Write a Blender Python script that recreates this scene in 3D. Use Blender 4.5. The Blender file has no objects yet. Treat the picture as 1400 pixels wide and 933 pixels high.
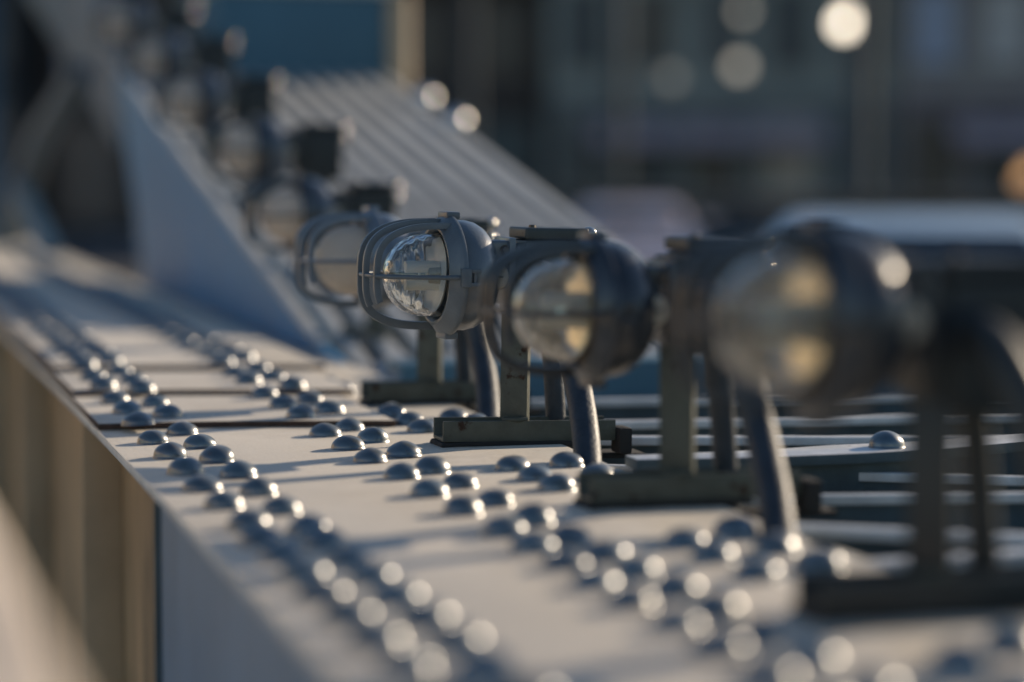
import bpy, bmesh, math, random
from mathutils import Vector, Matrix, noise
random.seed(7)
sc = bpy.context.scene
col = sc.collection
R = math.radians
SUN_AZ, SUN_EL = R(65), R(19)          # azimuth measured from +Y towards +X

# ------------------------------------------------------------------ materials
def nodes(name):
    m = bpy.data.materials.new(name); m.use_nodes = True
    nt = m.node_tree
    for n in list(nt.nodes): nt.nodes.remove(n)
    out = nt.nodes.new('ShaderNodeOutputMaterial')
    bs = nt.nodes.new('ShaderNodeBsdfPrincipled')
    nt.links.new(bs.outputs[0], out.inputs[0])
    return m, nt, bs, out

def paint(name, c, rough=.45, spec=.5, metal=0., coat=0., var=.25, scale=9., rust=0., rustcol=(.10,.045,.02),
          bump=.25, bscale=90., rscale=30., streak=None, world=False, dirt=0., base_grime=False, sheen=0.):
    m, nt, bs, out = nodes(name)
    N, L = nt.nodes.new, nt.links.new
    if world:
        g = N('ShaderNodeNewGeometry'); vec = g.outputs['Position']
    else:
        tc = N('ShaderNodeTexCoord'); oi = N('ShaderNodeObjectInfo')
        ml = N('ShaderNodeVectorMath'); ml.operation = 'SCALE'; ml.inputs[0].default_value = (7,13,5); L(oi.outputs['Random'], ml.inputs['Scale'])
        ad = N('ShaderNodeVectorMath'); ad.operation = 'ADD'; L(tc.outputs['Object'], ad.inputs[0]); L(ml.outputs[0], ad.inputs[1])
        vec = ad.outputs[0]
    if streak:
        mp = N('ShaderNodeMapping'); mp.inputs['Scale'].default_value = streak; L(vec, mp.inputs['Vector']); svec = mp.outputs[0]
    else: svec = vec
    n1 = N('ShaderNodeTexNoise'); n1.inputs['Scale'].default_value = scale; n1.inputs['Detail'].default_value = 8; n1.inputs['Roughness'].default_value = .62
    L(svec, n1.inputs['Vector'])
    r1 = N('ShaderNodeValToRGB')
    r1.color_ramp.elements[0].position = .3; r1.color_ramp.elements[1].position = .72
    r1.color_ramp.elements[0].color = tuple(x*(1-var) for x in c)+(1,)
    r1.color_ramp.elements[1].color = tuple(min(1,x*(1+var*.7)) for x in c)+(1,)
    L(n1.outputs['Fac'], r1.inputs['Fac'])
    colout = r1.outputs['Color']
    rr = N('ShaderNodeMapRange'); rr.inputs['To Min'].default_value = max(.03,rough-.10); rr.inputs['To Max'].default_value = min(1,rough+.12)
    L(n1.outputs['Fac'], rr.inputs['Value']); rout = rr.outputs[0]
    if base_grime:    # no two rivets the same shade
        mrn = N('ShaderNodeMapRange'); mrn.inputs['To Min'].default_value = .65; mrn.inputs['To Max'].default_value = 1.4; L(oi.outputs['Random'], mrn.inputs['Value'])
        mv = N('ShaderNodeVectorMath'); mv.operation = 'SCALE'; L(colout, mv.inputs[0]); L(mrn.outputs[0], mv.inputs['Scale']); colout = mv.outputs[0]
    if dirt > 0:      # broad water stains and fine speckle
        nd = N('ShaderNodeTexNoise'); nd.inputs['Scale'].default_value = 3.2; nd.inputs['Detail'].default_value = 9; nd.inputs['Roughness'].default_value = .68; nd.inputs['Distortion'].default_value = .6; L(vec, nd.inputs['Vector'])
        md = N('ShaderNodeMapRange'); md.inputs['From Min'].default_value = .48; md.inputs['From Max'].default_value = .72; md.inputs['To Max'].default_value = dirt; L(nd.outputs['Fac'], md.inputs['Value'])
        xd = N('ShaderNodeMixRGB'); xd.blend_type = 'MULTIPLY'; xd.inputs['Color2'].default_value = (.42,.37,.31,1); L(md.outputs[0], xd.inputs['Fac']); L(colout, xd.inputs['Color1'])
        ns = N('ShaderNodeTexNoise'); ns.inputs['Scale'].default_value = 260; ns.inputs['Detail'].default_value = 3; L(vec, ns.inputs['Vector'])
        ms = N('ShaderNodeMapRange'); ms.inputs['From Min'].default_value = .56; ms.inputs['From Max'].default_value = .72; ms.inputs['To Max'].default_value = dirt*.7; L(ns.outputs['Fac'], ms.inputs['Value'])
        xs = N('ShaderNodeMixRGB'); xs.blend_type = 'MULTIPLY'; xs.inputs['Color2'].default_value = (.45,.40,.36,1); L(ms.outputs[0], xs.inputs['Fac']); L(xd.outputs[0], xs.inputs['Color1'])
        colout = xs.outputs[0]
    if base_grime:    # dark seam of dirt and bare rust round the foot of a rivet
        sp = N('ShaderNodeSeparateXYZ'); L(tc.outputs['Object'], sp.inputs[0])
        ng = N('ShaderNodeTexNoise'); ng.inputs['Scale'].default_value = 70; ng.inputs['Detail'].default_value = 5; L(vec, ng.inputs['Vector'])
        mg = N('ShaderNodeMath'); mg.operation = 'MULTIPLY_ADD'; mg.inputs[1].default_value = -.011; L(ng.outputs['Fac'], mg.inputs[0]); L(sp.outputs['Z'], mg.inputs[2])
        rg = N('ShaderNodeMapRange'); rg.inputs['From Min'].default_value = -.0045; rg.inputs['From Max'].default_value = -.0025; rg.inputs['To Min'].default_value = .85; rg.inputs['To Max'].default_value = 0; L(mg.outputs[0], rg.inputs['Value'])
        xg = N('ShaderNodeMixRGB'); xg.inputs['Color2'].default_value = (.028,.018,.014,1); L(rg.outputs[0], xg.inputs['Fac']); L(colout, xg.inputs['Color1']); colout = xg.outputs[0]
    if rust > 0:
        n2 = N('ShaderNodeTexNoise'); n2.inputs['Scale'].default_value = rscale; n2.inputs['Detail'].default_value = 10; n2.inputs['Roughness'].default_value = .7
        L(vec, n2.inputs['Vector'])
        mr = N('ShaderNodeMapRange'); mr.inputs['From Min'].default_value = .70-rust*.3; mr.inputs['From Max'].default_value = .74-rust*.24
        L(n2.outputs['Fac'], mr.inputs['Value'])
        n3 = N('ShaderNodeTexNoise'); n3.inputs['Scale'].default_value = 200; n3.inputs['Detail'].default_value = 3; L(vec, n3.inputs['Vector'])
        r3 = N('ShaderNodeValToRGB')
        r3.color_ramp.elements[0].color = tuple(x*.35 for x in rustcol)+(1,); r3.color_ramp.elements[1].color = tuple(x*1.6 for x in rustcol)+(1,)
        L(n3.outputs['Fac'], r3.inputs['Fac'])
        mx = N('ShaderNodeMixRGB'); L(mr.outputs[0], mx.inputs['Fac']); L(colout, mx.inputs['Color1']); L(r3.outputs['Color'], mx.inputs['Color2'])
        colout = mx.outputs[0]
        ra = N('ShaderNodeMath'); ra.operation = 'MULTIPLY_ADD'; ra.inputs[1].default_value = .4; L(mr.outputs[0], ra.inputs[0]); L(rout, ra.inputs[2]); rout = ra.outputs[0]
    L(colout, bs.inputs['Base Color']); L(rout, bs.inputs['Roughness'])
    bs.inputs['Metallic'].default_value = metal
    bs.inputs['Sheen Weight'].default_value = sheen; bs.inputs['Sheen Roughness'].default_value = .45; bs.inputs['Sheen Tint'].default_value = (1,.94,.86,1)
    bs.inputs['Specular IOR Level'].default_value = spec
    bs.inputs['Coat Weight'].default_value = coat; bs.inputs['Coat IOR'].default_value = 2.4 if 'rivet' in name else 1.5; bs.inputs['Coat Roughness'].default_value = max(.05, rough*.6) if 'rivet' not in name else .30
    if bump > 0:
        nb = N('ShaderNodeTexNoise'); nb.inputs['Scale'].default_value = bscale; nb.inputs['Detail'].default_value = 6; L(vec, nb.inputs['Vector'])
        b = N('ShaderNodeBump'); b.inputs['Strength'].default_value = bump; b.inputs['Distance'].default_value = .002
        L(nb.outputs['Fac'], b.inputs['Height']); L(b.outputs[0], bs.inputs['Normal'])
    return m

def flat(name, c, rough=.6, metal=0., emit=0., spec=.5):
    m, nt, bs, out = nodes(name)
    n1 = nt.nodes.new('ShaderNodeTexNoise'); n1.inputs['Scale'].default_value = 3; n1.inputs['Detail'].default_value = 6
    tc = nt.nodes.new('ShaderNodeTexCoord'); nt.links.new(tc.outputs['Object'], n1.inputs['Vector'])
    r1 = nt.nodes.new('ShaderNodeValToRGB')
    r1.color_ramp.elements[0].position = .3; r1.color_ramp.elements[1].position = .7
    r1.color_ramp.elements[0].color = tuple(x*.82 for x in c)+(1,); r1.color_ramp.elements[1].color = tuple(min(1,x*1.1) for x in c)+(1,)
    nt.links.new(n1.outputs['Fac'], r1.inputs['Fac']); nt.links.new(r1.outputs[0], bs.inputs['Base Color'])
    bs.inputs['Roughness'].default_value = rough; bs.inputs['Metallic'].default_value = metal; bs.inputs['Specular IOR Level'].default_value = spec
    if emit:
        bs.inputs['Emission Color'].default_value = c+(1,); bs.inputs['Emission Strength'].default_value = emit
    return m

def glass(name, tint=(1,1,1), ior=1.5):
    m, nt, bs, out = nodes(name)
    bs.inputs['Base Color'].default_value = tint+(1,)
    bs.inputs['Transmission Weight'].default_value = 1; bs.inputs['IOR'].default_value = ior
    bs.inputs['Roughness'].default_value = .02
    tc = nt.nodes.new('ShaderNodeTexCoord')
    n = nt.nodes.new('ShaderNodeTexNoise'); n.inputs['Scale'].default_value = 14; n.inputs['Detail'].default_value = 2
    nt.links.new(tc.outputs['Object'], n.inputs['Vector'])
    n2 = nt.nodes.new('ShaderNodeTexNoise'); n2.inputs['Scale'].default_value = 60; n2.inputs['Detail'].default_value = 8
    nt.links.new(tc.outputs['Object'], n2.inputs['Vector'])
    mr = nt.nodes.new('ShaderNodeMapRange'); mr.inputs['From Min'].default_value=.45; mr.inputs['From Max'].default_value=.8
    mr.inputs['To Min'].default_value=.01; mr.inputs['To Max'].default_value=.16; nt.links.new(n2.outputs['Fac'], mr.inputs['Value']); nt.links.new(mr.outputs[0], bs.inputs['Roughness'])
    b = nt.nodes.new('ShaderNodeBump'); b.inputs['Strength'].default_value = .14; b.inputs['Distance'].default_value = .004
    nt.links.new(n.outputs['Fac'], b.inputs['Height']); nt.links.new(b.outputs[0], bs.inputs['Normal'])
    return m

M = dict(
    plate=paint('plate_paint', (.55,.495,.41), sheen=.52, rough=.40, spec=.5, var=.18, scale=6, bump=.5, bscale=150, dirt=.85, rust=.16, rscale=14, world=True, streak=(1.0,.45,1)),
    edge=paint('rusty_plate_edge', (.09,.055,.04), rough=.8, var=.6, scale=40, bump=.8, bscale=120, rust=.5, world=True),
    rivet=paint('rivet_paint', (.026,.066,.092), sheen=.22, rough=.42, spec=.35, metal=0., coat=.85, var=.35, scale=40, base_grime=True, bump=.55, bscale=48, rust=.28, rscale=34, rustcol=(.045,.022,.018)),
    lamp=paint('lamp_grey_enamel', (.105,.128,.146), rough=.32, spec=.8, coat=.6, var=.25, scale=18, bump=.22, bscale=200, rust=.05, rscale=45),
    rim=paint('lamp_rim_enamel', (.120,.143,.160), rough=.38, spec=.6, coat=.25, var=.25, scale=22, bump=.22, bscale=220, rust=.03, rscale=50),
    olive=paint('olive_grey_rusted_paint', (.09,.098,.078), rough=.5, spec=.4, var=.35, scale=22, bump=.45, bscale=120, rust=.40, rscale=30, rustcol=(.05,.028,.018)),
    box=paint('box_grey_green_paint', (.055,.066,.064), rough=.42, spec=.45, var=.25, scale=20, bump=.3, bscale=160, rust=.16, rscale=30),
    cable=paint('conduit_grey', (.038,.05,.064), rough=.5, spec=.4, var=.35, scale=40, bump=.6, bscale=140, rust=.06, rscale=60),
    rubber=paint('black_rubber', (.03,.028,.026), rough=.85, var=.4, bump=.9, bscale=90),
    knob=paint('beige_plastic', (.42,.38,.30), rough=.45, var=.25, scale=60, bump=.15),
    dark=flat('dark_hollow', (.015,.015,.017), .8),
    bolt=paint('bolt_dark_steel', (.12,.11,.10), rough=.3, metal=.6, var=.4, scale=80, rust=.35, rscale=60),
    nut=paint('worn_bright_nut', (.75,.70,.62), rough=.22, metal=1., var=.3, scale=80, bump=.1),
    glint=paint('bolt_bright_paint', (.85,.83,.80), rough=.25, metal=1., var=.1, bump=0),
    tube=paint('white_lamp_tube', (.80,.74,.62), rough=.35, var=.05, bump=0),
    refl=paint('polished_reflector', (.95,.90,.80), rough=.14, metal=1., var=.15, bump=.3, bscale=30),
    chain=paint('chain_blue_grey_paint', (.41,.44,.45), sheen=.22, rough=.42, dirt=.35, spec=.5, var=.2, scale=5, bump=.3, bscale=100, rust=.05, world=True),
    blue=paint('gusset_sky_tinted_paint', (.03,.23,.46), rough=.45, dirt=.3, spec=.4, var=.15, scale=3, bump=.2, world=True),  # blue of the skylight on this face put into the paint
    deepblue=paint('clamp_blue_shade_paint', (.085,.19,.255), rough=.5, spec=.4, var=.15, scale=3, bump=.2, world=True),  # blue shade of the clamp front and end plate put into the colour
    shadeblue=paint('dull_blue_paint', (.06,.13,.20), rough=.5, spec=.4, var=.3, scale=3, bump=.2, dirt=.3, world=True),
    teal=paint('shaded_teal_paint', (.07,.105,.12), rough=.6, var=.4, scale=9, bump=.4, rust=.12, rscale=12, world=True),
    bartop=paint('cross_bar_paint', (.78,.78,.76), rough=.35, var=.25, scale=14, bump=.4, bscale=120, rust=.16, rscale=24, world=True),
    tan=paint('stained_bounce_tan_paint', (.62,.40,.21), rough=.6, dirt=.6, var=.5, scale=3.2, bump=.3, rust=.20, rscale=5, rustcol=(.22,.12,.05), world=True, streak=(1,1.5,.35)),  # warm bounced light put into the tan base, rust stains on top
    pale=paint('pale_flange_paint', (.60,.45,.29), rough=.6, dirt=.5, var=.25, scale=3, bump=.2, world=True),
    panel=paint('side_panel_blue_grey', (.25,.345,.46), rough=.45, dirt=.35, var=.22, scale=5, bump=.25, bscale=60, rust=.03, world=True, streak=(1,2.5,.4)),
    asphalt=paint('asphalt', (.05,.05,.052), rough=.85, var=.3, scale=2, bump=.5, bscale=60, world=True),
    paving=paint('pavement_stone', (.48,.44,.37), rough=.8, var=.2, scale=2, bump=.3, world=True),
    ground=paint('quay_ground', (.10,.10,.095), rough=.9, var=.3, scale=.3, bump=0, world=True),
    line=flat('road_marking_white', (.75,.75,.72), .7),
)
M['glass'] = glass('clear_lamp_glass', (.97,.99,.98))
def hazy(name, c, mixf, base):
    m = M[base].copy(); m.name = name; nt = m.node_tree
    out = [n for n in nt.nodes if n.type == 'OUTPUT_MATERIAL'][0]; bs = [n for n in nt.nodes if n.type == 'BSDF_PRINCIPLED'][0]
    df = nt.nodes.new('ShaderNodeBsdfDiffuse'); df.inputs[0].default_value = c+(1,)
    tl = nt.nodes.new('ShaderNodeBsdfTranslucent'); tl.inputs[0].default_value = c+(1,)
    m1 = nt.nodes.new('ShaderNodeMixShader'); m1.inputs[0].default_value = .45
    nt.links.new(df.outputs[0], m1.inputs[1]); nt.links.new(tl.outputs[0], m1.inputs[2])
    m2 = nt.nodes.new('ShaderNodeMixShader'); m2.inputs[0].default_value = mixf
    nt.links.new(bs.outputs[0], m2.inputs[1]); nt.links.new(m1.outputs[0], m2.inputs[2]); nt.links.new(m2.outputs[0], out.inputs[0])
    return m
M['rimlight'] = paint('pale_blue_grey_enamel', (.15,.185,.225), rough=.34, spec=.6, coat=.4, var=.25, scale=18, bump=.22, bscale=200, rust=.05, rscale=45)  # lighter enamel for the lamp just behind the sharp one
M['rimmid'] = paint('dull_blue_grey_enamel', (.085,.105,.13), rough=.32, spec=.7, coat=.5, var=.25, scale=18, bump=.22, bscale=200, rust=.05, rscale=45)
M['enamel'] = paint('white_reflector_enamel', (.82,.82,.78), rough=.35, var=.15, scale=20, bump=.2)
M['rimdark'] = paint('shade_toned_enamel', (.028,.034,.042), rough=.34, spec=.6, coat=.5, var=.3, scale=18, bump=.25, bscale=200, rust=.08, rscale=45)  # shade on the near lamps put into a darker enamel; raised lamps reuse it
M['boxdark'] = paint('shade_toned_box_paint', (.026,.030,.030), rough=.42, var=.3, scale=20, bump=.3, bscale=160, rust=.2, rscale=30)  # shade on near boxes and nearest post put into a darker paint
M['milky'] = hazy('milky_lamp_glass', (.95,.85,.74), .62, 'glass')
M['pale_glass'] = hazy('pale_milky_lamp_glass', (.98,.86,.74), .8, 'glass')  # paler, more opaque glass for the raised lamps
M['amber'] = hazy('glow_tinted_lamp_glass', (.98,.74,.46), .12, 'glass')  # warm reflected glow put into the glass colour of the near lamps

# ------------------------------------------------------------------ mesh builder
class MB:
    def __init__(s): s.bm = bmesh.new()
    def box(s, lo, hi, bev=0., mat=None, seg=2):
        b = bmesh.new()
        bmesh.ops.create_cube(b, size=1)
        lo, hi = Vector(lo), Vector(hi)
        for v in b.verts:
            v.co = Vector((lo[i]+(v.co[i]+.5)*(hi[i]-lo[i]) for i in range(3)))
        if bev: bmesh.ops.bevel(b, geom=b.edges[:], offset=bev, segments=seg, profile=.6, affect='EDGES')
        return s.merge(b, mat)
    def prism(s, poly, d0, d1, axis='z', bev=0., mat=None):
        """closed polygon (u,v) extruded along an axis; x:(y,z) y:(x,z) z:(x,y)"""
        b = bmesh.new()
        def P(u, v, d): return {'x':(d,u,v),'y':(u,d,v),'z':(u,v,d)}[axis]
        a = [b.verts.new(P(u,v,d0)) for u,v in poly]; c = [b.verts.new(P(u,v,d1)) for u,v in poly]
        n = len(poly)
        b.faces.new(a[::-1]); b.faces.new(c)
        for i in range(n): b.faces.new((a[i],a[(i+1)%n],c[(i+1)%n],c[i]))
        bmesh.ops.recalc_face_normals(b, faces=b.faces[:])
        if bev: bmesh.ops.bevel(b, geom=b.edges[:], offset=bev, segments=2, profile=.6, affect='EDGES')
        return s.merge(b, mat)
    def sweep(s, path, prof, up=(0,0,1), closed=False, mat=None, cap=True):
        """prof: closed list of (side, up) offsets carried along the path"""
        b = bmesh.new(); path = [Vector(p) for p in path]; rings = []; n = len(path); up = Vector(up)
        for i, p in enumerate(path):
            t = (path[min(i+1,n-1)]-path[max(i-1,0)]).normalized()
            side = t.cross(up)
            if side.length < 1e-4: side = t.cross(Vector((1,0,0)))
            side.normalize(); u = side.cross(t).normalized()
            rings.append([b.verts.new(p+side*a+u*c) for a, c in prof])
        k = len(prof)
        for i in range(n-1):
            for j in range(k):
                b.faces.new((rings[i][j],rings[i][(j+1)%k],rings[i+1][(j+1)%k],rings[i+1][j]))
        if cap: b.faces.new(rings[0][::-1]); b.faces.new(rings[-1])
        bmesh.ops.recalc_face_normals(b, faces=b.faces[:])
        return s.merge(b, mat)
    def tube(s, path, r, n=20, up=(0,0,1)):
        return s.sweep(path, [(r*math.cos(2*math.pi*i/n), r*math.sin(2*math.pi*i/n)) for i in range(n)], up)
    def lathe(s, prof, o, ax, n=56, closed=False):
        """prof list of (axial, radius)"""
        b = bmesh.new(); o = Vector(o); ax = Vector(ax).normalized()
        e1 = ax.orthogonal().normalized(); e2 = ax.cross(e1); rings = []
        for a, r in prof:
            if r < 1e-6: rings.append([b.verts.new(o+ax*a)]*n)
            else: rings.append([b.verts.new(o+ax*a+(e1*math.cos(2*math.pi*i/n)+e2*math.sin(2*math.pi*i/n))*r) for i in range(n)])
        m = len(rings)
        for q in range(m if closed else m-1):
            A, B = rings[q], rings[(q+1)%m]
            for i in range(n):
                vs = []
                for v in (A[i],A[(i+1)%n],B[(i+1)%n],B[i]):
                    if v not in vs: vs.append(v)
                if len(vs) > 2:
                    try: b.faces.new(vs)
                    except ValueError: pass
        bmesh.ops.recalc_face_normals(b, faces=b.faces[:])
        return s.merge(b)
    def merge(s, b, mat=None):
        if mat is not None:
            for f in b.faces: f.material_index = mat
        me = bpy.data.meshes.new('tmp'); b.to_mesh(me); b.free(); s.bm.from_mesh(me); bpy.data.meshes.remove(me); return s
    def xf(s, mtx): bmesh.ops.transform(s.bm, matrix=mtx, verts=s.bm.verts[:]); return s
    def rough(s, amp, sc):
        for v in s.bm.verts: v.co += noise.noise_vector(v.co*sc)*amp
        return s
    def build(s, name, mat, parent=None, ang=38, loc=None, label=None):
        me = bpy.data.meshes.new(name); s.bm.to_mesh(me); s.bm.free()
        for m in (mat if isinstance(mat,(list,tuple)) else [mat]): me.materials.append(m)
        for p in me.polygons: p.use_smooth = True
        me.set_sharp_from_angle(angle=R(ang))
        o = bpy.data.objects.new(name, me); col.objects.link(o)
        if parent: o.parent = parent
        if loc: o.location = loc
        if label: o['label'] = label
        return o

def thing(name, label, cat, loc=(0,0,0), rz=0, group=None):
    o = bpy.data.objects.new(name, None); o.empty_display_size = .1; col.objects.link(o)
    o.location = loc; o.rotation_euler = (0,0,rz); o['label'] = label; o['category'] = cat
    if group: o['group'] = group
    return o
def structure(o): o['kind'] = 'structure'; return o
def smooth_path(pts, n=8):
    P = [Vector(p) for p in pts]; P = [P[0]*2-P[1]]+P+[P[-1]*2-P[-2]]; out = []
    for i in range(1, len(P)-2):
        a,b,c,d = P[i-1:i+3]
        for k in range(n):
            t = k/n
            out.append(.5*((2*b)+(c-a)*t+(2*a-5*b+4*c-d)*t*t+(3*b-a-3*c+d)*t**3))
    out.append(P[-2]); return out

# ------------------------------------------------------------------ girder
GX0, GX1 = .34, .95
girder = thing('steel_girder', 'long riveted grey steel bridge girder with flat top plate the lamps stand on', 'girder', (0,0,0))

def wavy(x0, x1, y, n=24, amp=.006, seed=0):
    return [(x0+(x1-x0)*i/n, y+amp*math.sin(3.1*i/n+seed)+.0015*noise.noise(Vector((i*.9, seed, 0)))) for i in range(n+1)]
def plate(poly, z0, z1, name, bev=.0012):
    b = MB(); b.prism(poly, z0, z1, 'z', bev)
    for f in b.bm.faces: f.material_index = 0 if f.normal.z > .35 else 1
    return b.build(name, [M['plate'], M['edge']], girder)
# main plate with rounded bites on its right edge
pts = [(GX0,.4),(GX1,.4)]
for yb in (1.98, 2.66, 3.31):
    pts += [(GX1, yb-.12),(GX1, yb+.25)]
    pts += [(GX1-.012*math.sin(a)-.0, yb+.25+.1*a/3.14) for a in [.5,1,1.57,2.1,2.6]]
pts += [(GX1, 4.6),(.94,4.95),(.94,16),(GX0,16)]
b = MB(); b.prism(pts, -.012, 0, 'z', .0015)
for f in b.bm.faces: f.material_index = 0 if f.normal.z > .35 else 1
b.build('top_plate', [M['plate'], M['bartop']], girder)
for k, (y, x1, se) in enumerate([(3.52,.775,.4),(3.965,.80,1.0),(4.38,.83,1.7)]):
    w = wavy(GX0+.002+.003*k, x1, y, seed=se, amp=.022)
    w = [(x, yy+.05*(1-(x-GX0)/(x1-GX0))) for x, yy in w]
    plate(w+[(x1-.0, 16-.1*k),(GX0+.002+.003*k,16-.1*k)], .0005+.0095*k, .010+.0095*k, 'cover_plate')
def ztop(x, y):
    z = 0
    for yy in (3.53, 3.97, 4.39):
        if y > yy and x < .78: z += .0097
    return z
# left side of the girder
b = MB(); b.box((.345,.3,-.85),(.36,2.86,-.0125),.002); b.build('side_panel', M['panel'], girder, label='smooth blue-grey side panel of the girder')
b = MB(); b.box((.42,2.878,-1.2),(.435,16,-.0125)); b.build('web', M['tan'], girder, label='rust-stained tan side of the girder')
b = MB(); b.box((.338,2.864,-1.2),(.419,2.876,-.0125),.002); b.box((.405,2.879,-1.2),(.4185,2.96,-.0135),.002); b.build('stiffener', M['teal'], girder)
for yy in (4.0, 5.5, 7.0, 8.5, 10.0):
    b = MB(); b.box((.355,yy,-1.2),(.419,yy+.012,-.0125),.002); b.box((.404,yy+.013,-1.2),(.4185,yy+.20,-.0135),.002); b.build('stiffener', M['pale'], girder)
b = MB(); b.box((.28,2.89,-1.06),(.419,16,-1.03),.003); b.build('bottom_flange', M['pale'], girder)
b = MB(); b.box((.42,.3,-1.2),(.435,2.86,-.013)); b.build('inner_web', M['teal'], girder)

# rivets
def rivet_mesh(seed=0):
    b = MB(); r = .0235; hh = (.0206,.0218,.0194,.0210)[seed%4]
    prof = [(0,r+.0012),(.0012,r+.0010),(.002,r)]
    for i in range(1, 15):
        a = i/14*math.pi/2; prof.append((.002+(hh-.002)*math.sin(a)**(.95+.04*(seed%3)), r*math.cos(a)))
    b.lathe(prof, (0,0,0), (0,0,1), 36)
    for v in b.bm.verts:
        k = noise.noise(Vector((v.co.x*45+seed*3.7, v.co.y*45, v.co.z*45)))
        v.co.x *= 1+.05*k; v.co.y *= 1+.05*noise.noise(Vector((v.co.y*40, seed*2.3, v.co.x*40)))
        if v.co.z > .004: v.co.z *= 1+.09*k
    return b
rivet_kinds = [rivet_mesh(k).build('rivet', M['rivet'], girder, ang=60) for k in range(4)]; rivet0 = rivet_kinds[0]
R_ = []
def seq(lst, start, pitch, end):
    y = start; out = list(lst)
    while y > end: out.append(y); y -= pitch
    return out
A1 = [3.39,3.208,3.027,2.865,2.70,2.537,2.424,2.317,2.201]; A2 = [3.494,3.318,3.141,2.974,2.809,2.642,2.483,2.387]
B1 = [3.421,3.247,3.088,2.913,2.742,2.588,2.419,2.306,2.20]; B2 = [3.327,3.142,2.962,2.81,2.649,2.492,2.352,2.24]
R_ += [(.398,y) for y in seq(A1, 2.09,.108,1.2)] + [(.455,y) for y in seq(A2, 2.278,.108,1.2)]
R_ += [(.649,y) for y in seq(B1, 2.09,.108,1.2)] + [(.702,y) for y in seq(B2, 2.135,.108,1.2)]
R_ += [(.804,y) for y in (2.964,2.856,2.753, 2.296,2.2,2.1, 1.66,1.56,1.45, 3.44,3.55,3.66, 4.08,4.2)]
R_ += [(.882,y) for y in (2.976,2.848, 2.35,2.235,2.13, 1.72,1.61,1.50, 3.46,3.58, 4.12)]
far = []
y = 3.56
while y < 11:
    R_ += [(.398,y),(.649,y+.03)]; R_ += [(.455,y+.10),(.702,y-.07)]
    y += .168
R_.sort(key=lambda q: q[1])
vis = [q for q in R_ if q[1] > 1.25]
for i, (x, y) in enumerate(vis[:100]):
    o = rivet_kinds[i] if i < 4 else rivet_kinds[random.randrange(4)].copy()
    if i > 3: col.objects.link(o); o.parent = girder
    dx, dy = random.uniform(-.003,.003), random.uniform(-.004,.004)
    o.location = (x+dx, y+dy, ztop(x,y)); s = random.uniform(.95,1.05)
    o.scale = (s*random.uniform(.97,1.03), s*random.uniform(.97,1.03), s*random.uniform(.9,1.06)); o.rotation_euler = (random.uniform(-.05,.05), random.uniform(-.05,.05), random.uniform(0,6.28))
b = MB()
for x, y in vis[100:]:
    t = rivet_mesh(random.randrange(4)); t.xf(Matrix.Translation((x+random.uniform(-.003,.003),y,ztop(x,y)))); b.merge(t.bm)
rr = b.build('rivet_rows', M['rivet'], girder, ang=60); rr['kind'] = 'stuff'
# rivets down the stiffeners on the girder side
b = MB()
for yy in (3.06,3.30):
    for k in range(9):
        t = rivet_mesh(); t.xf(Matrix.Translation((.4195, yy-.012+.024*(k%2), -.09-.105*k)) @ Matrix.Rotation(R(-90),4,'Y')); b.merge(t.bm)
for yy in (4.1,5.6,7.1):
    for k in range(9):
        t = rivet_mesh(); t.xf(Matrix.Translation((.403, yy, -.09-.105*k)) @ Matrix.Rotation(R(-90),4,'Y')); b.merge(t.bm)
b.build('side_rivets', M['panel'], girder, ang=60)['kind'] = 'stuff'

# cross bars beside the plate, and what lies under them
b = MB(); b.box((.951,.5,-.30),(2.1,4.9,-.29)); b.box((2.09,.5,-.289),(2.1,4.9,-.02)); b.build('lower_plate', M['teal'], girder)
bars = [((.96,3.90),(2.08,3.80),.022),((.96,3.545),(2.08,3.46),.03),((.96,3.37),(2.08,3.07),.03),((.965,3.07),(2.08,2.46),.018),
        ((.96,2.715),(2.08,2.50),.02),((.955,2.455),(1.9,1.85),.034),((.955,2.225),(1.9,2.36),.036)]
for i, ((xa,ya),(xb,yb),w) in enumerate(bars):
    zt = -.004-.003*i if i < 6 else -.03
    zt = (-.002,-.004,-.006,-.012,-.009,-.006,-.016)[i]
    b = MB()
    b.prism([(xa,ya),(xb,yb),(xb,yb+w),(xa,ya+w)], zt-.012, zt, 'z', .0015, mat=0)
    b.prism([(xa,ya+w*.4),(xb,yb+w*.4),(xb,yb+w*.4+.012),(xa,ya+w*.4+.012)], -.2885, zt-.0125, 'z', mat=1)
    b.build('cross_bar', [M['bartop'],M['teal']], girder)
b = MB()
gp = [(.952,2.945),(.952,2.895),(1.1,2.878),(1.25,2.885),(1.38,2.905),(1.52,2.955),(2.08,3.12),(2.08,3.20),(1.5,3.03),(1.36,2.992),(1.25,2.985),(1.15,2.955)]
b.prism(gp, .002, .016, 'z', .0015)
for f in b.bm.faces: f.material_index = 0 if f.normal.z > .35 else 1
gus = b.build('gusset_plate', [M['bartop'],M['teal']], girder)
o = rivet0.copy(); col.objects.link(o); o.parent = gus; o.name = 'rivet'; o.location = (1.315,2.94,.0155); o.scale = (1,1,1.1); o.rotation_euler=(0,0,1)
b = MB(); b.prism([(.953,2.90),(1.25,2.905),(1.38,2.94),(1.38,2.955),(1.25,2.92),(.953,2.915)], -.2885,.0015,'z'); b.build('diaphragm', M['teal'], girder)

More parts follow.
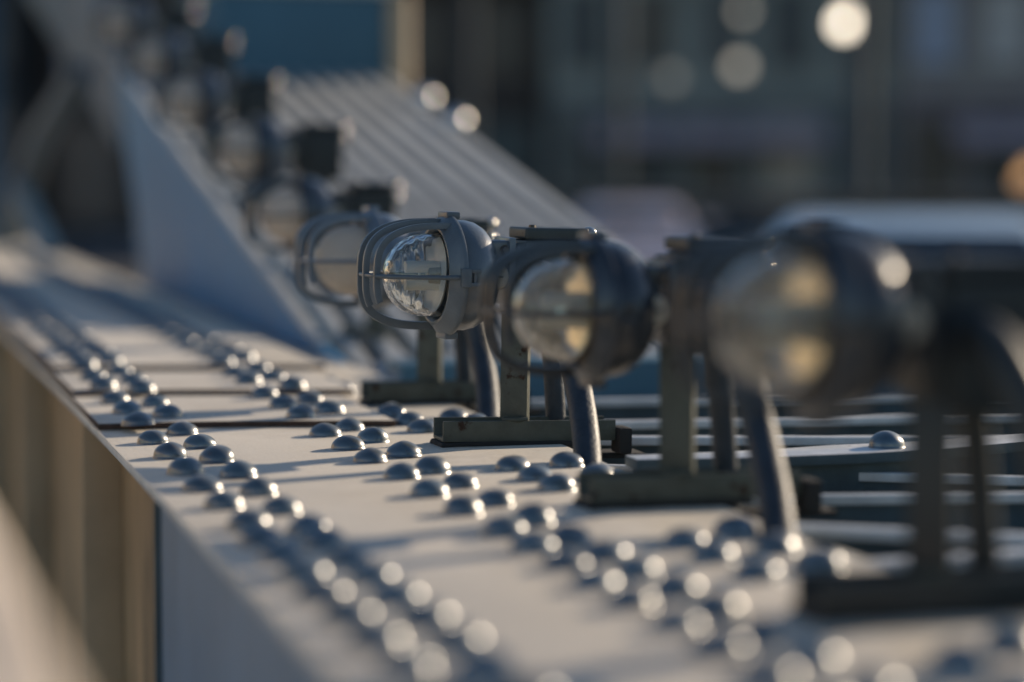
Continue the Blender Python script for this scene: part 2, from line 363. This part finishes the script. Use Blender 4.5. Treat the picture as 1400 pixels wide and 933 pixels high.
# handrail between the footway and the girder, close to the camera
rail = thing('handrail', 'blurred sunlit tan handrail crossing the lower left corner beside the girder', 'handrail', (0,0,0))
RAILM = paint('handrail_tan_paint', (.88,.72,.54), rough=.4, var=.2, scale=8, bump=.3, dirt=.3, world=True)
b = MB(); b.box((-.03,-.6,.075),(.100,14,.125),.012,seg=3); b.build('rail', RAILM, rail)
for k in range(8):
    b = MB(); b.box((.015,-.2+k*1.9,-1.10),(.055,-.15+k*1.9,.0745),.004); b.build('post', M['olive'], rail)
# ------------------------------------------------------------------ chain of parallel bars
chain = thing('bridge_chain', 'rising bridge chain of parallel blue-grey steel bars ending at a blue clamp', 'bridge chain', (0,0,0))
CY0, SL = 4.9, .195
def cz(y): return SL*(y-CY0)
nb = 12
for i in range(nb):
    x = .988+i*.079
    b = MB(); w = .036
    y0 = 4.78+.02*(i%2)
    b.prism([(y0,cz(y0)-.26),(9.4,cz(9.4)-.30),(9.4,cz(9.4)),(y0,cz(y0))], x, x+w, 'x', .004)
    b.build('chain_bar', M['chain'], chain)
b = MB(); b.box((.966,5.0,-.33),(1.925,9.3,-.32)); b.xf(Matrix.Identity(4)); b.build('lower_sheet', M['dark'], chain)  # plain dark sheet beneath the chain bars
# side gusset
b = MB(); b.prism([(4.7,.004),(8.1,.004),(8.35,.30),(8.8,cz(8.8)-.10),(8.8,cz(8.8)+.008),(5.0,cz(5.0)+.008)], .925, .945, 'x', .003); b.build('side_plate', M['blue'], chain)
b = MB(); b.prism([(4.95,cz(4.95)+.0105),(9.2,cz(9.2)+.0105),(9.2,cz(9.2)+.020),(4.95,cz(4.95)+.020)], .918, .948, 'x', .003); b.build('edge_angle', M['chain'], chain)
# pin at the foot of the bars and the shaded end plate
b = MB(); b.tube([(.99,4.70,-.045),(1.96,4.70,-.045)], .048, 28)
for i in range(8): b.tube([(1.02+i*.123,4.70,-.045),(1.06+i*.123,4.70,-.045)], .066, 28)
b.build('pin', M['chain'], chain)
b = MB(); b.box((.96,4.30,-.28),(2.08,4.32,.03),.003); b.box((.96,4.321,.012),(2.08,4.42,.0295),.002); b.build('end_plate', M['deepblue'], chain)
# clamp box higher up
zb = cz(8.72)
clamp = MB().box((1.27,8.72,zb-.06),(1.90,10.1,zb+.30),.012).build('clamp', M['deepblue'], chain)
b = MB(); b.box((1.26,8.70,zb+.302),(1.935,10.12,zb+.33),.006); b.build('clamp_cap', M['bartop'], clamp)
b = MB(); b.tube([(1.945,8.72,zb-.05),(1.945,8.72,zb+.30)], .045, 24); b.build('corner_tube', M['pale'], clamp)
for (x,y) in ((1.965,8.15),(1.965,7.70)):
    b = MB(); b.lathe([(0,.042),(.01,.042),(.028,.034),(.040,.018),(.043,0)], (x-.06,y,cz(y)+.0005), (0,0,1), 24); b.build('bolt_head', M['glint'], chain)
b = MB(); b.box((.925,8.805,cz(8.8)-.30),(.945,13.5,cz(8.8)+.30),.003)
for v in b.bm.verts: v.co.z += SL*(v.co.y-8.8)
b.build('upper_side_plate', M['shadeblue'], chain)
# hanger and brace standing on the girder farther along
hanger = thing('chain_hanger', 'blurred blue-grey hanger strut with diagonal braces rising from girder to chain', 'hanger', (0,0,0))
b = MB(); b.box((.60,12.2,.03),(.70,12.35,1.6),.006); b.build('post', M['shadeblue'], hanger)
b = MB(); b.sweep([(.72,12.1,.03),(.80,10.9,.55),(.90,9.9,.80)], [(-.05,-.03),(.05,-.03),(.05,.03),(-.05,.03)]); b.build('brace', M['shadeblue'], hanger)
b = MB(); b.sweep([(.80,10.4,.03),(.72,11.4,.36)], [(-.04,-.03),(.04,-.03),(.04,.03),(-.04,.03)]); b.build('brace', M['shadeblue'], hanger)

# ------------------------------------------------------------------ lamps
YAW = R(6)
def hexhead(b, c, ax, r=.006, h=.005):
    b.lathe([(0,r),(h*.8,r),(h,r*.8),(h,0)], c, ax, 6)
    b.lathe([(-.001,r*1.25),(.001,r*1.25),(.001,0)], c, ax, 16)
def make_lamp():
    t = thing('bulkhead_lamp', 'x', 'lamp', (0,0,0), 0, 'caged bulkhead lamps in a row along the girder')
    ax = Vector((-math.cos(YAW), -math.sin(YAW), 0)); up = Vector((0,0,1)); side = Vector((math.sin(YAW), -math.cos(YAW), 0))
    O = Vector((.010, .034, .237))
    def P(a, s, h): return O+ax*a+side*s+up*h
    # base channel lying on a rubber pad
    b = MB()
    prof = [(0,.007),(.06,.007),(.06,.036),(.055,.036),(.055,.012),(.005,.012),(.005,.036),(0,.036)]
    b.prism([(y,z) for y,z in prof], 0, .25, 'x', .0012)
    b.build('base_channel', M['olive'], t)
    b = MB(); b.box((-.004,-.004,0),(.19,.064,.0068),.002)
    bmesh.ops.subdivide_edges(b.bm, edges=b.bm.edges[:], cuts=5, use_grid_fill=True); b.rough(.004, 60)
    b.build('pad', M['rubber'], t)
    b = MB(); b.box((.252,-.012,-.012),(.272,.03,.026),.005); b.box((.19,.012,-.02),(.30,.07,-.013),.002); b.build('cable_clamp', M['rubber'], t)
    # angle post, turned so that its narrow leaf shows
    b = MB()
    L = .039; th = .005
    b.prism([(-L/2,0),(L/2,0),(L/2,L*.42),(L/2-th,L*.42),(L/2-th,th),(-L/2,th)], .0125, .185, 'z', .0010)
    b.xf(Matrix.Translation((.103,.012,0)) @ Matrix.Rotation(R(-30),4,'Z'))
    b.build('post', M['olive'], t)
    b = MB(); b.tube([(.086,.006,.0375),(.108,-.003+.003,.0375),(.121,.004,.0375)], .0035, 8); b.rough(.0015,120); b.build('weld', M['olive'], t)
    b = MB(); hexhead(b, (.045,.03,.012), (0,0,1), .009,.008); b.build('bolt', M['bolt'], t)
    # junction box with lid
    b = MB(); b.box((.114,0,.172),(.206,.085,.288),.005,seg=3); b.box((.0985,.004,.185),(.1135,.08,.283),.002)
    jb = b.build('junction_box', M['box'], t)
    b = MB(); b.box((.112,-.003,.289),(.204,.088,.305),.004,seg=3); b.build('lid', M['box'], jb)
    b = MB(); hexhead(b, (.128,.02,.305), (0,0,1), .005,.004); b.build('bolt', M['bolt'], jb)
    for z in (.296,.272):
        b = MB(); b.lathe([(0,.0105),(.006,.0103),(.0115,.007),(.0135,.0035),(.0138,0)], (.2055,.012,z), (.9,-.35,.25), 16)
        b.build('bolt', M['nut'], jb)
    # bracket arm between box and housing
    b = MB()
    b.box((.045,.0,.256),(.092,.05,.287),.004,seg=3)
    b.box((.088,-.008,.196),(.0975,.078,.291),.0025)
    b.box((.050,-.004,.219),(.098,.03,.257),.005,seg=3)
    b.box((.036,-.010,.214),(.060,.012,.2195),.0015); b.box((.036,-.010,.2565),(.090,.012,.262),.0015)
    arm = b.build('bracket_arm', M['lamp'], t)
    b = MB(); hexhead(b, (.0835,-.001,.274), (0,-1,0), .0058,.006); b.build('bolt', M['bolt'], arm)
    b = MB(); hexhead(b, (.0985,.0,.274), (.9,-.45,0), .0058,.006); b.build('bolt', M['bolt'], arm)
    # beige slotted clamp screw
    b = MB(); b.lathe([(0,.0175),(.012,.0175),(.0145,.0155),(.0152,.012),(.0152,0)], (.0685,-.004,.2375), (0,-1,0), 36); kn = b.build('clamp_screw', M['knob'], t)
    b = MB(); b.box((.0605,-.0205,.2362),(.0765,-.0190,.2387),.0003); b.build('slot', M['bolt'], kn)
    # housing behind the rim
    b = MB()
    prof = [(-.0042,.0),(-.0042,.0735),(-.012,.0765),(-.022,.0770),(-.034,.0745),(-.046,.0675),(-.056,.0560),(-.063,.0410),(-.067,.0230),(-.068,0)]
    b.lathe(prof, O, ax, 64); b.build('housing', M['lamp'], t)
    b = MB()   # rim: bevelled ring with a lip
    prof = [(-.003,.060),(.004,.0595),(.017,.0615),(.0205,.065),(.0205,.0685),(.010,.0795),(.006,.0845),(.002,.0855),(-.0015,.0845),(-.0015,.078),(-.003,.076)]
    b.lathe(prof, O, ax, 72, closed=True)
    # lugs top and bottom
    for sg in (1,-1):
        t2 = MB(); t2.box((-.011,-.020,.078),(.009,.020,.0885),.003)
        mtx = Matrix.Translation(O) @ Matrix(((ax.x,side.x,0,0),(ax.y,side.y,0,0),(0,0,1,0),(0,0,0,1))) @ Matrix.Scale(sg,4,(0,0,1))
        t2.xf(mtx); bmesh.ops.recalc_face_normals(t2.bm, faces=t2.bm.faces[:]); b.merge(t2.bm)
    rim = b.build('rim', M['rim'], t)
    b = MB(); b.lathe([(-.0040,.070),(-.0040,.0768),(-.0016,.0768),(-.0016,.070)], O, ax, 64, closed=True); b.build('gasket', M['rubber'], t)
    # hinge clip on the near side
    b = MB()
    p = P(-.002,.085,0)
    b.box((p.x-.012,p.y-.006,p.z-.013),(p.x+.002,p.y+.012,p.z+.013),.002)
    b.box((p.x+.002,p.y-.004,p.z+.0065),(p.x+.016,p.y+.004,p.z+.012),.001); b.box((p.x+.002,p.y-.004,p.z-.012),(p.x+.016,p.y+.004,p.z-.0065),.001)
    b.tube([(p.x+.008,p.y,p.z-.0064),(p.x+.008,p.y,p.z+.0064)], .0028, 12)
    b.build('hinge_clip', M['rim'], t)
    # guard: three hoops and a middle rod
    b = MB()
    for s, af, hr, th0, hh in ((.034,.109,.069,-.36,.0046),(0,.114,.0735,-.42,.0046),(-.034,.110,.0725,-math.pi/2,.0058)):
        path = []
        for i in range(41):
            th_ = th0+(math.pi/2-th0)*i/40
            c_, s_ = math.cos(th_), math.sin(th_)
            a = af*abs(c_)**(.72); h = hr*math.copysign(abs(s_)**(.62), s_)
            path.append(P(.008+a*.97, s, h))
        w = .0027
        pr = [(-w,-hh),(w,-hh),(w*1.3,-hh*.3),(w*1.15,hh*.9),(0,hh*1.05),(-w*1.15,hh*.9),(-w*1.3,-hh*.3)]
        b.sweep(path, [(c,a_) for a_,c in pr], up=side)
    path = []
    for i in range(41):
        th_ = -math.pi/2+math.pi*i/40
        c_, s_ = math.cos(th_), math.sin(th_)
        path.append(P(.004+.115*abs(c_)**.7, .079*math.copysign(abs(s_)**.7, s_), 0))
    b.tube(path, .0032, 12)
    b.build('guard', M['rim'], t)
    # glass jar
    b = MB()
    outp = [(-.002,.0585),(.015,.0583),(.036,.0573),(.052,.0543),(.066,.0482),(.077,.0392),(.0855,.0272),(.0900,.0140),(.0914,0)]
    inp = []
    fine = smooth_path([Vector((a,r,0)) for a,r in outp], 5)
    outp = [(v.x,max(0,v.y)) for v in fine]; outp[-1] = (outp[-1][0],0)
    for k,(a,r) in enumerate(outp):
        inp.append((a-(.0058 if a > .06 else .0058*max(0,a)/.06), max(0,r*(1-.085)-.00035*math.sin(k*1.15))))
    inp[-1] = (outp[-1][0]-.0062,0)
    b.lathe(outp+inp[::-1], O, ax, 72, closed=True)
    b.build('glass_dome', M['glass'], t, ang=80)
    # inside: reflector and a folded tube
    b = MB(); b.lathe([(.004,.0525),(.001,.0505),(-.0015,.044),(-.003,.030),(-.0034,0)], O+ax*.017, ax+up*.075, 48); b.build('reflector', M['refl'], t)
    for h in (.0115,-.0125):
        b = MB(); b.tube([P(.014,.004,h),P(.058,.004,h),P(.062,.004,h)], .0082, 20); b.build('lamp_tube', M['tube'], t)
    b = MB(); b.lathe([(.012,.017),(.030,.016),(.032,.014),(.032,0)], O, ax, 32); b.build('socket', M['knob'], t)
    # cables out of the box: one curving down in front, one straight behind
    b = MB(); b.tube(smooth_path([(.130,0,.243),(.128,-.045,.241),(.130,-.078,.222),(.139,-.104,.18),(.153,-.13,.10),(.147,-.19,.04),(.133,-.255,-.012)],8), .0185, 24)
    b.build('cable', M['cable'], t)
    b = MB(); b.lathe([(0,.024),(.016,.024),(.016,.019)], (.130,.004,.243), (0,-1,0), 24); b.build('cable_gland', M['cable'], t)
    b = MB(); b.tube([(.166,.060,.18),(.175,.062,.10),(.190,.064,-.10)], .0145, 24); b.build('conduit', M['cable'], t)
    return t
def copy_tree(o, parent=None):
    c = o.copy(); col.objects.link(c); c.parent = parent
    for ch in list(o.children): copy_tree(ch, c)
    return c
lamp0 = make_lamp()
LX = .780
spots = [
 (LX-.006,1.86,0,.016,'nearest and most blurred caged lamp at the right edge, bright glint on its dark housing'),
 (LX+.012,2.575,0,-.013,'second caged lamp from the right, softly blurred with amber-lit glass, overlapping the sharp lamp'),
 (LX,3.23,0,0,'sharp caged lamp in the middle with clear glass and three guard hoops'),
 (LX+.024,3.845,0,0,'slightly blurred caged lamp with milky glass just behind the sharp lamp'),
 (0.908,5.022,0.054,0,'lowest raised lamp on the chain, blurred, just up and left of the milky lamp'),
 (0.911,5.654,0.196,0,'second raised blurred lamp up the chain beside the striped bars'),
 (0.892,6.449,0.338,0,'third raised blurred lamp up the chain, midway on the slope'),
 (0.893,7.238,0.487,0,'second highest blurred lamp up the chain beside the deep blue clamp'),
 (0.887,8.029,0.637,0,'highest blurred lamp on the chain at the top of the picture'),
]
lamps = [lamp0 if i == 0 else copy_tree(lamp0) for i in range(len(spots))]
for i, (x,y,z,dz,lab) in enumerate(spots):
    o = lamps[i]
    o.location = (x,y,z); o['label'] = lab
    for ch in o.children:
        kind = ch.name.split('.')[0]
        if i == 1: ch.location.x = .001
        if kind in ('housing','rim','guard','glass_dome','reflector','lamp_tube','socket','gasket','hinge_clip','bracket_arm','clamp_screw'):
            ch.location.z = dz
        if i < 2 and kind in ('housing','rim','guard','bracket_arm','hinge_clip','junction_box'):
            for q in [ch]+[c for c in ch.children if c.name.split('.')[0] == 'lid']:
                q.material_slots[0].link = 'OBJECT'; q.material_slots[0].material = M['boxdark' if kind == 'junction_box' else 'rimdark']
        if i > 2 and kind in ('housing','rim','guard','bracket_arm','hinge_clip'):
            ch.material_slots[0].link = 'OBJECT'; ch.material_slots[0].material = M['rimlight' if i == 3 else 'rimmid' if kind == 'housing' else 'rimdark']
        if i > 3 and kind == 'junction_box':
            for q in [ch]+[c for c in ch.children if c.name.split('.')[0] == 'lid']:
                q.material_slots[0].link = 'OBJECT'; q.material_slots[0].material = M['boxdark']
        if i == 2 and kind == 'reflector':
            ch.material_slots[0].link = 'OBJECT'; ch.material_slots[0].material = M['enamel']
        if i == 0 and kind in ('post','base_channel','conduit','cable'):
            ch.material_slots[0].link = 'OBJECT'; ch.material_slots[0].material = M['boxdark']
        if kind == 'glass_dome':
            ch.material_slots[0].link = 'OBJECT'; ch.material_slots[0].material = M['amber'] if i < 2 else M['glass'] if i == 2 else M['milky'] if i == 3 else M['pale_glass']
    o.rotation_euler = (R(random.uniform(-.8,.8)), R(random.uniform(-1.2,1.2)), R((0,-1.5,0,1,2,-2,1.5,-1,2)[i]))
    if i >= 4:
        for ch in [c for c in o.children if c.name.split('.')[0] in ('base_channel','pad','cable_clamp','post','weld','bolt','cable','cable_gland','conduit')]: bpy.data.objects.remove(ch)
    if i >= 4:   # raised lamps stand on taller brackets fixed to the chain
        zc = min(cz(y+.03)+.010, z+.14)
        b = MB(); b.box((.150,.02,zc-z),(.185,.06,.1715),.003); b.box((.10,.004,zc-z),(.22,.076,zc-z+.012),.002)
        b.build('riser', M['olive'], o)

# ------------------------------------------------------------------ setting
structure(MB().box((-400,-300,-1.60),(400,600,-1.30)).build('ground', M['ground']))
structure(MB().box((2.25,-40,-1.299),(9.6,62,-1.22)).build('road', M['asphalt']))
structure(MB().box((-2.6,-40,-1.299),(.30,62,-1.10),.01).build('pavement', M['paving']))
structure(MB().box((-15.9,-40,-1.299),(-2.62,75,-1.22)).build('bounce_paving', M['paving']))  # unseen paving added to bounce warm light onto the girder side
for k in range(10):
    structure(MB().box((5.85,2+k*6,-1.2195),(5.99,5+k*6,-1.216)).build('road_marking', M['line']))

cm = math.cos(R(15.22)); sm = math.sin(R(15.22))
def view(r, d, z=0):   # metres to the right of and ahead along the way the road of buildings is set out
    return Vector((r*cm+d*sm, -r*sm+d*cm, z))

# far girder across the road
fg = thing('far_girder', 'dark teal steel girder on the far side of the road behind the cars', 'girder', (10.4,0,0))
FT = paint('far_girder_paint', (.055,.075,.085), rough=.6, bump=0, world=True)
b = MB(); b.box((-.25,14,-1.25),(.25,62,.12),.01); b.box((-.34,14,.1205),(.34,62,.16),.005); b.build('beam', FT, fg)
for k in range(12):
    b = MB(); b.box((-.30,15+k*4,-1.25),(-.251,15.2+k*4,.12)); b.build('stiffener', FT, fg)
for k in range(5):
    b = MB(); b.tube([(0,24+k*8.5,.16),(0,24+k*8.5,5.5+k*1.2)], .11, 12); b.build('hanger', FT, fg)

# cars
def loft(b, secs, mat=None):
    rings = []
    for pts in secs: rings.append([b.bm.verts.new(p) for p in pts])
    n = len(rings[0])
    for i in range(len(rings)-1):
        for j in range(n):
            b.bm.faces.new((rings[i][j],rings[i][(j+1)%n],rings[i+1][(j+1)%n],rings[i+1][j]))
    b.bm.faces.new(rings[0]); b.bm.faces.new(rings[-1][::-1])
    bmesh.ops.recalc_face_normals(b.bm, faces=b.bm.faces[:])
def rrect(y, hw, z0, z1, r, n=5):
    out = []
    for cx, cz_, a0 in ((hw-r,z1-r,0),(-hw+r,z1-r,90),(-hw+r,z0+r,180),(hw-r,z0+r,270)):
        for k in range(n+1):
            a = R(a0+90*k/n); out.append((cx+r*math.cos(a), y, cz_+r*math.sin(a)))
    return out
CARGLASS = flat('car_window_glass', (.02,.03,.035), .06)
TYRE = flat('tyre_rubber', (.02,.02,.02), .8); RIMM = flat('alloy_rim', (.5,.5,.5), .35, .8); HL = flat('headlight_lens', (.75,.78,.8), .1)
def car(name, label, loc, paintc, H=1.46, Wd=.88, rz=0):
    t = thing(name, label, 'car', loc, rz)
    pm = paint('car_paint_'+str(len(bpy.data.materials)), paintc, rough=.25, coat=1, var=.04, bump=0)
    b = MB()   # front of the car at y=0, length 4.1
    loft(b, [rrect(0,Wd*.80,.35,.62,.10), rrect(.12,Wd*.93,.22,.74,.14), rrect(.7,Wd,.19,.90,.16), rrect(1.1,Wd,.19,.97,.16), rrect(3.3,Wd,.19,1.0,.16), rrect(3.95,Wd*.96,.22,.96,.16), rrect(4.1,Wd*.86,.35,.85,.12)])
    body = b.build('body', pm, t)
    b = MB(); loft(b, [rrect(.98,Wd*.88,.90,.97,.03), rrect(1.55,Wd*.80,.90,H-.10,.14), rrect(1.85,Wd*.76,.90,H,.17), rrect(3.1,Wd*.76,.90,H-.01,.17), rrect(3.55,Wd*.80,.90,H-.12,.14), rrect(3.95,Wd*.86,.90,1.0,.04)])
    b.build('cabin', pm, t)
    b = MB(); h2 = H-.13
    v = [(-Wd*.74,1.09,1.0),(Wd*.74,1.09,1.0),(Wd*.64,1.60,h2),(-Wd*.64,1.60,h2)]
    b.bm.faces.new([b.bm.verts.new((x,y-.05,z+.03)) for x,y,z in v]); b.build('windscreen', CARGLASS, t)
    for s in (-1,1):
        b = MB(); b.bm.faces.new([b.bm.verts.new((s*(Wd*w),y,z)) for w,y,z in ((.895,1.35,1.02),(.83,1.75,h2),(.83,3.1,h2),(.895,3.5,1.02))]); b.build('side_window', CARGLASS, t)
        b = MB(); b.lathe([(0,.02),(.02,.10),(.035,.10),(.04,.02)], (s*Wd*.62,.06,.62), (0,-1,.3), 20); b.build('headlight', HL, t)
        b = MB(); b.box((s*Wd-.02 if s>0 else s*Wd-.18,1.25,1.0),(s*Wd+.18 if s>0 else s*Wd+.02,1.37,1.12),.03); b.build('mirror', pm, t)
        for yy in (.75,3.3):
            b = MB(); b.lathe([(-.10,.20),(-.10,.29),(-.07,.315),(.07,.315),(.10,.29),(.10,.20)], (s*(Wd-.08),yy,.315), (s,0,0), 28)
            w = b.build('wheel', TYRE, t)
            b = MB(); b.lathe([(.06,.20),(.085,.19),(.07,.10),(.09,.05),(.09,0)], (s*(Wd-.08),yy,.315), (s,0,0), 20); b.build('rim', RIMM, w)
    b = MB(); b.box((-.45,-.03,.36),(.45,.02,.50),.02); b.build('grille', TYRE, t)
    return t
car('parked_car', 'pale silver car with rounded roof blurred behind the nearest lamp', (*view(1.64,10.0)[:2],-1.22), (.60,.68,.68), 1.41, .90, -R(24.5))
car('distant_car', 'small far-off car with reddish white roof, blurred between the lamps', (*view(1.28,26.0)[:2],-1.22), (.80,.62,.58), 1.29, .80, -R(18))

# buildings closing the view, shaded side towards the bridge
def building(label, r, d, w, h, wallc, storeys, bays, rz, litfrac, trim):
    c = view(r, d, -1.3)
    t = thing('building', label, 'building', c, rz)
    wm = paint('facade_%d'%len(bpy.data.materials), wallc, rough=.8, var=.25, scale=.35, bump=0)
    MB().box((-w/2,0,0),(w/2,11,h),.05).build('wall', wm, t)
    tm = flat('trim_%d'%len(bpy.data.materials), trim, .7)
    b = MB(); b.box((-w/2-.2,-.35,h-.6),(w/2+.2,-.002,h-.2),.04); b.build('cornice', tm, t)
    b = MB(); b.box((-w/2,-.18,3.7),(w/2,-.002,4.05),.03); b.build('string_course', tm, t)
    b = MB(); b.box((-w/2,-.9,h*.47),(w/2,-.36,h*.47+.9),.05); b.build('balcony', BLINDS[int(w*10)%5] if litfrac > .2 else tm, t)
    if litfrac > .2:
        b = MB(); b.prism([(-1.6,2.55),(-.2,3.1),(-.2,3.25),(-1.6,2.7)], -w*.38, w*.30, 'x'); b.build('awning', BLINDS[3], t)
    b = MB(); b.prism([(-.4,h+.001),(11.4,h+.001),(8.5,h+2.2),(2.5,h+2.2)], -w/2-.3, w/2+.3, 'x'); b.build('roof', ROOF, t)
    fh = (h-1.0)/storeys
    dk = MB(); dk.box((-.55,-.06,0),(.55,-.003,1.75)); dkm = None
    for s in range(storeys):
        for k in range(bays):
            x = -w/2+(k+.5)*w/bays; z = s*fh+ (.3 if s == 0 else .95)
            ww, hh = (w/bays*.36, fh*.78) if s == 0 else (w/bays*.26, fh*.56)
            lit = random.random() < litfrac
            b = MB(); b.box((x-ww-.12,-.09,z-.12),(x+ww+.12,-.003,z+hh+.12),.01); f = b.build('window', tm, t)
            b = MB(); b.box((x-ww,-.11,z),(x+ww,-.0905,z+hh)); b.build('pane', random.choice(BLINDS) if lit else random.choice(WINS), f)
ROOF = paint('roof_dark_slate', (.06,.05,.05), rough=.8, bump=0)
BLINDS = [flat('blind_%d'%k, c, .6) for k, c in enumerate(((.52,.56,.58),(.58,.50,.40),(.44,.50,.60),(.50,.40,.42),(.62,.60,.55)))]
WINS = [flat('window_%d'%k, c, .3) for k, c in enumerate(((.05,.06,.065),(.09,.10,.10),(.10,.08,.06),(.05,.08,.09)))]
WIN = flat('window_dark_glass', (.07,.085,.09), .25); BLIND = flat('window_pale_blind', (.52,.56,.58), .5)
rzv = -R(15.22)
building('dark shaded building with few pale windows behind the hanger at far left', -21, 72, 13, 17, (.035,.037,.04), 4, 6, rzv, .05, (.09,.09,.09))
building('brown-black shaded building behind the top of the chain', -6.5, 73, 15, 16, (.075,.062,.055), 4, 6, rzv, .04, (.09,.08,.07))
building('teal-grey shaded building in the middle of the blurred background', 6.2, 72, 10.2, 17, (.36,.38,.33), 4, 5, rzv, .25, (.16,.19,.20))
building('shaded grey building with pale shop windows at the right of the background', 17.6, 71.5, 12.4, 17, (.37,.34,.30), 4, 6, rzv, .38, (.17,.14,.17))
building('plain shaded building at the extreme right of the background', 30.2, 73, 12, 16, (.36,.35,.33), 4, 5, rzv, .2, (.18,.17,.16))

# unseen houses added left of the bridge for warm light in the lamps
def row_house(label, y, w, h, c):
    t = thing('warm_light_house', label, 'house', (-16,y,-1.3))
    wm = paint('house_%d'%len(bpy.data.materials), c, rough=.8, var=.12, scale=.4, bump=0)
    MB().box((-9,0,0),(0,w,h),.04).build('wall', wm, t)
    b = MB(); b.prism([(-9.3,h+.001),(.3,h+.001),(-3,h+2.4),(-6.5,h+2.4)], -.1, w+.1, 'y'); b.build('roof', ROOF, t)
    for s in range(2):
        for k in range(5):
            yy = (k+.5)*w/5; z = .6+s*(h-1.2)/2
            b = MB(); b.box((.003,yy-.5,z),(.06,yy+.5,z+1.7)); b.build('window', WIN, t)
for k, (lab, c) in enumerate((('low cream house added out of view to give the lamp glass warm light',(.84,.64,.43)),('low ochre house added out of view farther along for the same warm light',(.82,.61,.39)))):
    row_house(lab, 17+k*13, 12.6, 8+k*.5, c)

# glowing globes on posts, added to stand in for blurred background glints
def glint_post(label, r, d, zt, globes, e, tint=(1.0,.86,.68)):
    p = view(r, d, -1.3); t = thing('glint_post', label, 'glint globe', p)
    pm = flat('glint_post_iron', (.16,.18,.18), .6)
    H = zt+1.3
    b = MB(); b.lathe([(0,.16),(.5,.14),(.6,.08),(H-.4,.05),(H-.2,.07),(H-.2,0)], (0,0,0), (0,0,1), 16); b.build('post', pm, t)
    gm = flat('globe_%d'%len(bpy.data.materials), tint, .3, emit=e)
    for dx, dz, rr_ in globes:
        b = MB(); b.tube([(0,0,H-.3),(dx*.6,0,H-.35),(dx,0,H+dz-rr_)], .025, 8); b.build('arm', pm, t)
        b = MB(); b.lathe([(rr_*math.cos(math.pi*i/12)*-1, rr_*math.sin(math.pi*i/12)) for i in range(13)], (dx,0,H+dz), (0,0,1), 20); b.build('globe', gm, t)
glint_post('post with glowing globes added for a bright glint at the top right of the background', 8.3, 60, 4.1, ((-.12,.02,.2),(.10,.10,.2)), 5.5)
glint_post('post with stacked globes added for dim glints left of the bright one', 6.0, 64, 3.2, ((0,.05,.2),(.1,1.5,.14)), .9)
glint_post('post with one globe added for a faint glint between the chain and the dim globes', 4.2, 64, 2.95, ((0,0,.2),), .22)
glint_post('low post with globes added for an amber glow at the right edge of the background', 12.9, 60, .45, ((0,0,.22),(-.25,-.2,.14)), 1.0, (1.0,.55,.25))

# ------------------------------------------------------------------ light, sky, camera
w = bpy.data.worlds.new('World'); sc.world = w; w.use_nodes = True
nt = w.node_tree; bg = nt.nodes['Background']
sky = nt.nodes.new('ShaderNodeTexSky'); sky.sky_type = 'NISHITA'; sky.sun_disc = False
sky.sun_elevation = SUN_EL; sky.sun_rotation = SUN_AZ; sky.air_density = 1.0; sky.dust_density = .4; sky.ozone_density = 2.6
nt.links.new(sky.outputs[0], bg.inputs[0]); bg.inputs[1].default_value = .11
sd = bpy.data.lights.new('sun', 'SUN'); sd.energy = 5.0; sd.angle = R(.53); sd.color = (1,.82,.61)
so = bpy.data.objects.new('sun', sd); col.objects.link(so)
to_sun = Vector((math.sin(SUN_AZ)*math.cos(SUN_EL), math.cos(SUN_AZ)*math.cos(SUN_EL), math.sin(SUN_EL)))
so.rotation_euler = to_sun.to_track_quat('Z','Y').to_euler(); so.location = (20,10,20)

cd = bpy.data.cameras.new('camera'); cam = bpy.data.objects.new('camera', cd); col.objects.link(cam); sc.camera = cam
cd.sensor_width = 36; cd.lens = 3300*36/1400; cd.clip_start = .05; cd.clip_end = 2000
yaw, pit = R(15.221), R(3.918)
F = Vector((math.sin(yaw)*math.cos(pit), math.cos(yaw)*math.cos(pit), -math.sin(pit)))
cam.location = (0,0,.375); cam.rotation_euler = (-F).to_track_quat('Z','Y').to_euler()
cd.dof.use_dof = True; cd.dof.focus_distance = 3.31; cd.dof.aperture_fstop = cd.lens/66.0

sc.view_settings.view_transform = 'Standard'; sc.view_settings.look = 'None'; sc.view_settings.exposure = 0; sc.view_settings.gamma = 1
sc.render.engine = 'CYCLES'
c = sc.cycles
c.use_adaptive_sampling = False; c.use_denoising = True
try: c.denoiser = 'OPENIMAGEDENOISE'
except Exception: pass
c.max_bounces = 14; c.transmission_bounces = 12; c.glossy_bounces = 6; c.diffuse_bounces = 4; c.sample_clamp_indirect = 8; c.sample_clamp_direct = 0
